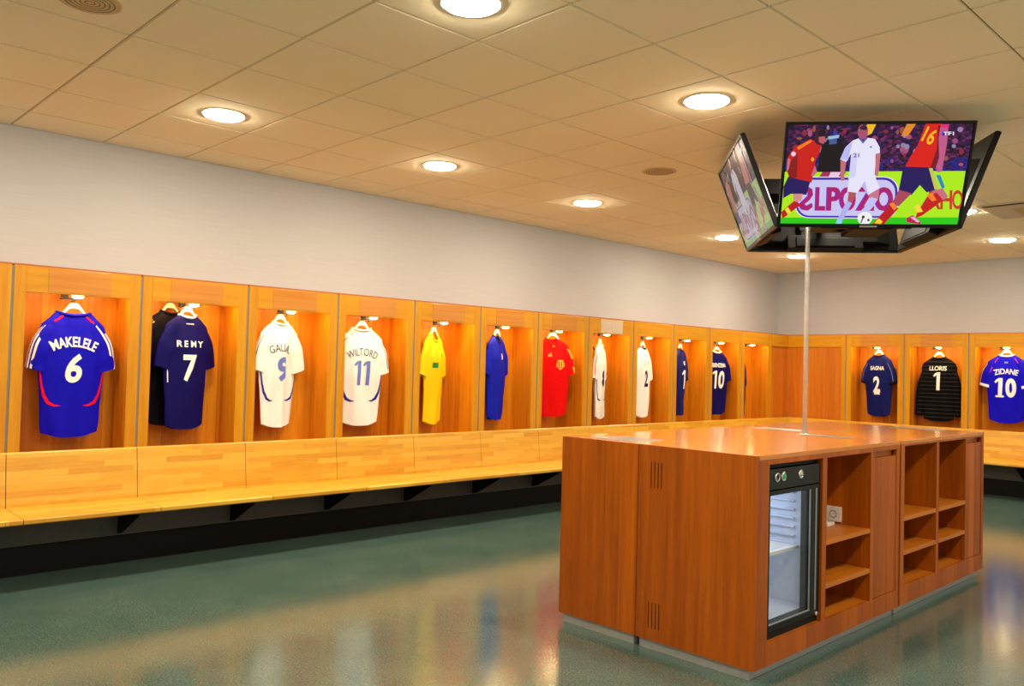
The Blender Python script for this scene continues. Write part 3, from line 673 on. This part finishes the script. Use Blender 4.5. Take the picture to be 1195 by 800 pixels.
class Jersey:
    H = .845
    def __init__(s, seed=0, fold=0, long=False, wide=1.0, H=None, neck_front=False, neck=.085):
        s.neck = neck
        s.seed, s.fold, s.long, s.wide = seed, fold, long, wide
        if H: s.H = H
        s.nf = neck_front
    # half width and half depth of the body at height z (0 = hem)
    def hw(s, z):
        h = s.H
        return s.wide*interp([(0, .176), (.06, .184), (.2, .190), (.38, .203), (.52, .214), (.60, .214), (.70*h/.845, .214), (.755*h/.845, .196), (.80*h/.845, .140+.3*(s.neck-.085)), (h-.016, s.neck+.010), (h, s.neck-.004)], z)
    def hd(s, z): return interp([(0, .030), (.2, .034), (.45, .046), (.62, .048), (.72, .034), (s.H-.02, .030), (s.H, .032)], z)
    def folds(s, x, z):
        a = .5+.5*sstep(.7, .0, z)
        f = noise.noise(Vector((x*11+s.seed*7.1, z*2.2, s.seed)))*.022*a + noise.noise(Vector((x*26, z*6, s.seed+9)))*.004
        f += .006*math.sin(x*24+s.seed+3*z)*sstep(.5, 0, z)
        if s.fold: f += s.fold*sstep(.028, .052, x)*sstep(.74, .55, z)
        return f
    def y(s, x, z, side=-1):
        w = max(1e-4, s.hw(z)); c = min(1, abs(x)/w)
        return side*s.hd(z)*(1-c**2.4)**.55 + s.folds(x, z)
    def hem(s, x): return -.012*(1-(abs(x)/.18)**2) if abs(x) < .18 else .0
    def front(s, x, z, off=.0022): return (x, s.y(x, z)-off, z)
    def body(s):
        m = MB(); N = 56; rows = [s.H*i/46 for i in range(47)]
        vs = []
        for i, z in enumerate(rows):
            w = s.hw(z)
            for j in range(N):
                a = 2*PI*j/N; x = w*math.cos(a); side = -1 if math.sin(a) <= 0 else 1
                zz = z + (s.hem(x)*sstep(.1, 0, z)) + (.022*sstep(.05, .19, abs(x))*sstep(.12, 0, z))
                if i > 38:
                    dip = (.07 if (side < 0) == s.nf else .020)*(1-min(1, (abs(x)/s.neck))**2)*sstep(s.H-.13, s.H, z)
                    zz -= dip
                vs.append((x, s.y(x, z, side), zz))
        fs = [(i*N+j, i*N+(j+1) % N, (i+1)*N+(j+1) % N, (i+1)*N+j) for i in range(46) for j in range(N)]
        m.add(vs, fs, 0, True); return m
    def sleeve_pt(s, sg, t, a, off=0):
        """t 0..1 from shoulder to cuff; a angle round the tube (0 = outer edge, -90 = viewer side)"""
        h = s.H; L = s.long
        p0, p1 = (Vector((.116, 0, h-.118)), Vector((.200 if not L else .226, 0, h-.405 if not L else .06)))
        bend = math.sin(t*PI)*.012
        c = p0.lerp(p1, t); c.x += bend; c.x += .02*sstep(0, .5, t)*(1 if L else .6)
        wd = interp([(0, .062), (.12, .074), (.35, .084), (1, .074)], t) if not L else interp([(0, .062), (.14, .076), (.3, .078), (.7, .060), (1, .044)], t)
        dp = interp([(0, .030), (.4, .036), (1, .030)], t)
        tx = (p1-p0).normalized(); nx = Vector((-tx.z, 0, tx.x))     # outward in the shirt plane
        k_ = sstep(0, .4, t); nx = (Vector((.62, 0, .78)).lerp(nx, k_)).normalized()
        f = noise.noise(Vector((t*3+s.seed*3, a*.7, sg*5+s.seed)))*.008
        pt = c+nx*(wd*math.cos(a))+Vector((0, (dp+off+f)*math.sin(a), 0))
        if off: pt += nx*(off*math.cos(a))
        return Vector((sg*pt.x*s.wide, pt.y, pt.z))
    def sleeve(s, sg):
        m = MB(); N, R_ = 26, 20
        vs = [s.sleeve_pt(sg, i/R_, 2*PI*j/N) for i in range(R_+1) for j in range(N)]
        m.add(vs, [(i*N+j, i*N+(j+1) % N, (i+1)*N+(j+1) % N, (i+1)*N+j) for i in range(R_) for j in range(N)], 0, True); return m
    def band(s, sg, a0, a1, t0=0., t1=1., off=.002, n=18, na=3):
        vs = []; 
        for i in range(n+1):
            for j in range(na+1): vs.append(s.sleeve_pt(sg, t0+(t1-t0)*i/n, a0+(a1-a0)*j/na, off))
        return vs, [(i*(na+1)+j, i*(na+1)+j+1, (i+1)*(na+1)+j+1, (i+1)*(na+1)+j) for i in range(n) for j in range(na)]
    def line(s, pts, w, off=.0024):
        """ribbon over the body front along 2D points; w is width or a list of widths"""
        n = len(pts); ws = w if isinstance(w, list) else [w]*n
        P_ = []; Wd = []
        for i in range(n-1):
            for k_ in range(6):
                u = k_/6; P_.append((pts[i][0]+(pts[i+1][0]-pts[i][0])*u, pts[i][1]+(pts[i+1][1]-pts[i][1])*u)); Wd.append(ws[i]+(ws[i+1]-ws[i])*u)
        P_.append(pts[-1]); Wd.append(ws[-1])
        vs = []
        for i, p in enumerate(P_):
            a, c = P_[max(0, i-1)], P_[min(len(P_)-1, i+1)]; d = Vector((c[0]-a[0], c[1]-a[1])).normalized(); nn = Vector((-d.y, d.x))
            for sg in (-1, 1): vs.append(s.front(p[0]+nn.x*sg*Wd[i]/2, p[1]+nn.y*sg*Wd[i]/2, off))
        return vs, [(2*i, 2*i+1, 2*i+3, 2*i+2) for i in range(len(P_)-1)]
    def text(s, st, cx, cz, h, w, bold=.02, arc=0, clip=None, off=.003, skew=0, rot=0):
        vs, fs, tw, th = text_mesh(st, 1, bold)
        bm = bmesh.new(); bv = [bm.verts.new((a/tw*w, b_/th*h, 0)) for a, b_ in vs]
        for f in fs:
            try: bm.faces.new([bv[i] for i in f])
            except ValueError: pass
        for _ in range(2):
            ed = [e for e in bm.edges if e.calc_length() > .022]
            if ed: bmesh.ops.subdivide_edges(bm, edges=ed, cuts=1)
            bmesh.ops.triangulate(bm, faces=bm.faces)
        if clip is not None:
            bmesh.ops.bisect_plane(bm, geom=bm.verts[:]+bm.edges[:]+bm.faces[:], plane_co=(clip-cx, 0, 0), plane_no=(1, 0, 0), clear_outer=True)
        bm.verts.index_update(); out = []
        for v in bm.verts:
            x, z = v.co.x, v.co.y; x += skew*z
            if arc:
                th_ = x/arc; r_ = arc+z; x2 = r_*math.sin(th_); z2 = r_*math.cos(th_)-arc
            else: x2, z2 = x, z
            x2, z2 = x2*math.cos(rot)-z2*math.sin(rot), x2*math.sin(rot)+z2*math.cos(rot)
            out.append(s.front(cx+x2, cz+z2, off))
        f2 = [tuple(v.index for v in f.verts) for f in bm.faces]; bm.free(); return out, f2
    def one(s, cx, cz, h, w, flag=1, slab=0):
        t_ = w*.5; out = [s.line([(cx+w*.1, cz-h/2), (cx+w*.16, cz), (cx+w*.2, cz+h/2)], t_, .003)]
        out.append(s.line([(cx+w*.25, cz+h/2-t_*.30), (cx-w*.15, cz+h/2-t_*.55), (cx-w*.5, cz+h/2-t_*1.25)], [t_*.62, t_*.7, t_*.45], .0034))
        if slab: out.append(s.line([(cx-w*.45, cz-h/2+t_*.25), (cx+w*.6, cz-h/2+t_*.25)], t_*.5, .0034))
        return out
    def collar(s, back=True):
        m = MB(); n = 36; vs = []
        for j in range(n):
            a = 2*PI*j/n; ca, sa = math.cos(a), math.sin(a)
            front = sa < 0
            dip = (.07 if front == s.nf else .020)*(1-abs(ca)**2)
            for r, dz in ((1.06, -.016), (1.03, .004), (.93, .002), (.95, -.014)):
                vs.append(((s.neck-.004)*s.wide*ca*r, .034*sa*r+s.folds(0, s.H-.01)*0+s.folds((s.neck-.004)*ca, s.H-.01), s.H+.002-dip+dz))
        m.add(vs, [(j*4+i, ((j+1) % n)*4+i, ((j+1) % n)*4+(i+1) % 4, j*4+(i+1) % 4) for j in range(n) for i in range(4)], 0, True); return m

def hanger(loc, rz, label, mat=None, z=0, sz=1.0):
    t = thing('clothes_hanger', label, 'hanger', loc, rz, 'hangers in the lockers')
    m = MB(); up, lo = [], []
    for i in range(-16, 17):
        u = abs(i)/16; x = .152*i/16*sz
        zt = interp([(0, 0), (.15, -.004), (.22, -.014), (.48, -.068), (1, -.142)], u)
        zb = interp([(0, -.040), (.2, -.043), (.48, -.086), (1, -.158)], u)
        up.append((x, zt)); lo.append((x, zb))
    m.prism(up+lo[::-1], -.008, .008, 'y'); m.build('arms', mat or cream_plastic, t, .003)
    m = MB(); m.tube([(0, 0, -.008), (0, 0, .008), (.008, 0, .020), (.014, 0, .030), (.008, 0, .040), (-.004, 0, .041), (-.012, 0, .033)], .0026, 8); m.build('hook', black_m if mat is None else chrome, t)
    return t
JG = 'football shirts hanging in the lockers'
def place(j, name, label, X, Yc, zh, rz, mats, deco, collar_m=None, hang=True, hlab=None, cuffs=None, sleeves=None):
    t = thing(name, label, 'jersey', (X, Yc, zh), rz, JG)
    body_m, sl_m = mats
    j.body().build('body', body_m, t)
    for sg in (-1, 1):
        sv = j.sleeve(sg).build('sleeve', sl_m, t)
        if cuffs:
            m = MB(); v, f = [], []
            n = 26
            vs = [j.sleeve_pt(sg, .90+.11*i/3, 2*PI*q_/n, .003) for i in range(4) for q_ in range(n)]
            m.add(vs, [(i*n+q_, i*n+(q_+1) % n, (i+1)*n+(q_+1) % n, (i+1)*n+q_) for i in range(3) for q_ in range(n)], 0, True); m.build('cuff', cuffs, sv)
        if sleeves:
            m = MB(); mm = []
            for (a0, a1, t0, t1, mt) in sleeves:
                if mt not in mm: mm.append(mt)
                for sgn in (-1, 1):
                    v, f = j.band(sg, sgn*math.radians(a0), sgn*math.radians(a1), t0, t1); m.add(v, f, mm.index(mt), True)
            m.build('sleeve_stripes', mm, sv)
    if collar_m: j.collar().build('collar', collar_m, t)
    for nm, mt, lst in deco:
        m = MB()
        for v, f in lst: m.add(v, f, 0, False)
        m.build(nm, mt, t)
    if hang: hanger((X, Yc, zh+j.H+.062), rz, hlab or 'cream hanger holding the '+label.split(' football')[0]+' shirt')
    return t
def left(k_, yc, zh, phi, j, label, mats, deco, X=.235, **kw):
    place(j, 'football_jersey', label, X, yc, zh, PI/2+math.radians(phi), mats, deco, **kw)
def swoosh(j, sg, w=1.0, z0=.50):
    pts = [(.205, z0), (.196, .42), (.186, .34), (.172, .275), (.145, .225), (.105, .205), (.070, .205)]
    return j.line([(sg*a*j.wide, b_) for a, b_ in pts], [.004*w, .008*w, .012*w, .018*w, .022*w, .014*w, .002])
ST3 = lambda c: [(4, 14, 0, 1, c), (24, 36, 0, 1, c), (46, 58, 0, 1, c)]

j = Jersey(1, neck=.115)
left(0, -2.877, .875, 0, j, 'royal blue football jersey with white number 6 and red side piping', (c_roy, c_roy),
     [('name_lettering', c_print_w, [j.text('MAKELELE', 0, .640, .070, .30, .025, .30)]), ('number', c_print_w, [j.text('6', .005, .46, .20, .105, .03, skew=.12)]),
      ('side_piping', c_print_r, [swoosh(j, -1), swoosh(j, 1)]), ('shoulder_piping', c_print_r, [j.line([(sg*.075, .815), (sg*.10, .790), (sg*.125, .775)], .012) for sg in (-1, 1)])],
     collar_m=c_roy, sleeves=ST3(c_print_w), hlab='cream hanger holding the royal blue number 6 jersey')
j = Jersey(2)
left(1, -2.10, .905, 20, j, 'navy football jersey with white number 7, hung before a darker shirt', (c_nav, c_nav),
     [('name_lettering', c_print_w, [j.text('R E M Y', 0, .625, .048, .245, .03)]), ('number', c_print_w, [j.text('7', .0, .445, .20, .125, .03)]),
      ('side_piping', c_print_w, [j.line([(sg*.188, .50), (sg*.180, .34)], .007) for sg in (-1, 1)]), ('neck_text_line', c_print_w, [j.line([(-.035, .775), (.035, .775)], .006)])],
     X=.258, collar_m=c_print_w, hlab='cream hanger holding the navy number 7 jersey')
j = Jersey(12)
left(1, -2.19, .93, 12, j, 'dark shirt with striped sleeves, mostly hidden behind the navy number 7 jersey', (c_dark, c_dark), [], X=.155, collar_m=c_dark, sleeves=ST3(c_gold), hlab='hanger behind the navy number 7 jersey')
j = Jersey(3, fold=.034)
left(2, -1.325, .895, 15, j, 'white football jersey with a folded light blue number 9', (c_wht, c_wht),
     [('name_lettering', c_thin, [j.text('GALLAS', -.005, .635, .062, .26, .0, .30)]), ('number', c_lav, [j.text('9', .01, .46, .20, .125, .04, clip=.035)]), ('side_piping', c_print_b, [swoosh(j, -1), swoosh(j, 1)])],
     collar_m=c_wht, sleeves=[(30, 36, 0, .9, c_thin), (12, 18, 0, .9, c_print_r)], hlab='cream hanger holding the white number 9 jersey')
j = Jersey(4, neck=.095)
left(3, -.535, .885, -6, j, 'white football jersey with light blue number 11 and blue side piping', (c_wht, c_wht),
     [('name_lettering', c_thin, [j.text('WILTORD', -.005, .635, .066, .30, .0, .30)]), ('number', c_lav, j.one(-.045, .45, .215, .068)+j.one(.042, .45, .215, .068)), ('side_piping', c_print_b, [swoosh(j, -1, 1.2), swoosh(j, 1, 1.2)]),
      ('shoulder_piping', c_print_r, [j.line([(sg*.085, .805), (sg*.115, .772)], .007) for sg in (-1, 1)])],
     collar_m=c_wht, sleeves=[(40, 48, 0, .9, c_thin)], hlab='cream hanger holding the white number 11 jersey')
j = Jersey(5, nf=False) if False else Jersey(5, neck_front=True)
left(4, .275, .875, 27, j, 'yellow football shirt with a small green patch on the chest', (c_yel, c_yel),
     [('chest_patch', c_green, [j.line([(-.10, .545), (.02, .545)], .05)]), ('crest', c_green, [j.line([(.09, .66), (.09, .62)], .02)]), ('button_placket', c_gold, [j.line([(0, .77), (0, .64)], .016)])],
     collar_m=c_yel, hlab='cream hanger holding the yellow shirt')
j = Jersey(6, neck_front=True)
left(5, 1.09, .895, 22, j, 'plain bright blue football shirt turned sideways', (c_blu, c_blu),
     [('button_placket', c_nav, [j.line([(0, .78), (0, .66)], .018)]), ('crest', c_print_w, [j.line([(.05, .66), (.05, .60)], .022)])], collar_m=c_nav, hlab='cream hanger holding the plain blue shirt')
j = Jersey(7, neck_front=True)
crest = [j.line([(.045, .60), (.115, .60)], .012), j.line([(.052, .60), (.052, .53)], .012), j.line([(.108, .60), (.108, .53)], .012), j.line([(.052, .53), (.08, .505), (.108, .53)], .012), j.line([(.08, .595), (.08, .53)], .018), j.line([(.035, .58), (.035, .53)], .008), j.line([(.125, .58), (.125, .53)], .008)]
tri = [j.line([(-.062+.016*i, .64), (-.072+.016*i+.006, .64+.018+.012*i)], .010) for i in range(3)]
left(6, 1.925, .905, -21, j, 'red football shirt with a golden crest and yellow shoulder stripes', (c_red, c_red),
     [('crest', c_gold, crest), ('chest_mark', c_gold, tri), ('collar_button', c_gold, [j.line([(-.01, .755), (.01, .755)], .014)])], collar_m=c_red, sleeves=[(28, 38, 0, .42, c_gold), (44, 54, 0, .42, c_gold), (34, 60, .72, .95, c_gold)], X=.23, hlab='cream hanger holding the red shirt')
j = Jersey(8)
left(7, 2.72, .865, 26, j, 'white football jersey seen edge-on under the plate with the painted reflection', (c_wht, c_wht),
     [('number', c_nav, [j.text('8', 0, .45, .2, .12, .03)]), ('side_piping', c_print_b, [swoosh(j, -1), swoosh(j, 1)])], collar_m=c_wht, sleeves=[(20, 32, 0, .9, c_print_r)], hlab='cream hanger holding the edge-on white jersey')
j = Jersey(9)
left(8, 3.52, .865, 12, j, 'white football jersey with a dark number, left half hidden by the locker', (c_wht, c_wht),
     [('number', c_nav, [j.text('2', .03, .46, .20, .12, .03)]), ('name_lettering', c_thin, [j.text('C Y', .03, .64, .045, .18, .0)])], collar_m=c_nav, hlab='cream hanger holding the half hidden white jersey')
j = Jersey(10)
left(9, 4.31, .870, 14, j, 'slate navy football jersey with a cut-off white number, turned sideways', (c_steel, c_steel),
     [('number', c_print_w, j.one(.03, .45, .24, .09)), ('name_lettering', c_print_w, [j.text('K', .05, .66, .05, .05, .03)])], collar_m=c_dark, hlab='cream hanger holding the slim navy jersey', cuffs=c_dark)
j = Jersey(11)
left(10, 5.165, .865, -12, j, 'navy football jersey with a white 0, partly hidden by the locker', (c_nav, c_nav),
     [('name_lettering', c_print_w, [j.text('BENZEMA', .015, .655, .055, .25, .015)]), ('number', c_print_w, j.one(-.07, .46, .24, .07)+[j.text('0', .055, .46, .24, .125, .035)])], collar_m=c_print_w, sleeves=[(8, 14, .4, 1, c_print_w)], hlab='cream hanger holding the navy jersey with the white 0')
j = Jersey(13)
left(11, 5.84, .80, 20, j, 'navy and red shirt seen as a thin sliver beside the room corner', (c_nav, c_nav), [], collar_m=c_red, sleeves=[(0, 30, 0, 1, c_nav)], X=.22, hlab='cream hanger in the last bay before the corner', cuffs=None)
YB = RY1-.235
j = Jersey(14)
place(j, 'football_jersey', 'navy football jersey with white number 2 on the back wall', 1.66, YB, .885, math.radians(-14), (c_steel, c_steel),
      [('name_lettering', c_print_w, [j.text('SAGNA', 0, .655, .055, .21, .012)]), ('number', c_print_w, [j.text('2', .0, .43, .22, .105, .035)]), ('number_base_mark', c_print_w, [j.line([(-.04, .305), (.045, .305)], .03)])], collar_m=c_dark, cuffs=c_dark, hlab='cream hanger holding the navy number 2 jersey', sleeves=[(60, 66, .1, .9, c_lav)])
j = Jersey(15, long=True, wide=1.04)
place(j, 'football_jersey', 'black long-sleeved football jersey with grey stripes and white number 1', 2.445, YB, .862, math.radians(-2), (c_stripe, c_stripe),
      [('name_lettering', c_print_w, [j.text('LLORIS', 0, .69, .058, .215, .015)]), ('number', c_print_w, j.one(-.005, .52, .235, .085))], collar_m=c_dark, hlab='cream hanger holding the black number 1 jersey')
j = Jersey(16, wide=1.06)
place(j, 'football_jersey', 'vivid blue football jersey with white collar and white number 10', 3.24, YB, .895, math.radians(3), (c_zid, c_zid),
      [('name_lettering', c_print_w, [j.text('ZIDANE', 0, .635, .068, .27, .015, .45)]), ('number', c_print_w, j.one(-.075, .43, .24, .09, slab=1)+[j.text('0', .055, .43, .24, .12, .045)]),
       ('raglan_piping', c_mag, [j.line([(sg*.09, .80), (sg*.14, .72), (sg*.18, .62)], .008) for sg in (-1, 1)]), ('neck_mark', c_lav, [j.line([(-.02, .745), (.02, .745)], .02)])], collar_m=c_print_w, cuffs=c_print_w, sleeves=[(0, 22, 0, .95, c_print_w)], hlab='cream hanger holding the blue number 10 jersey')
# an empty dark hanger in the bay whose name plate has a painted reflection
t = hanger((.15, 2.60, 1.795), PI/2, 'dark empty hanger beside the edge-on white jersey', black_gloss, 0, .8)
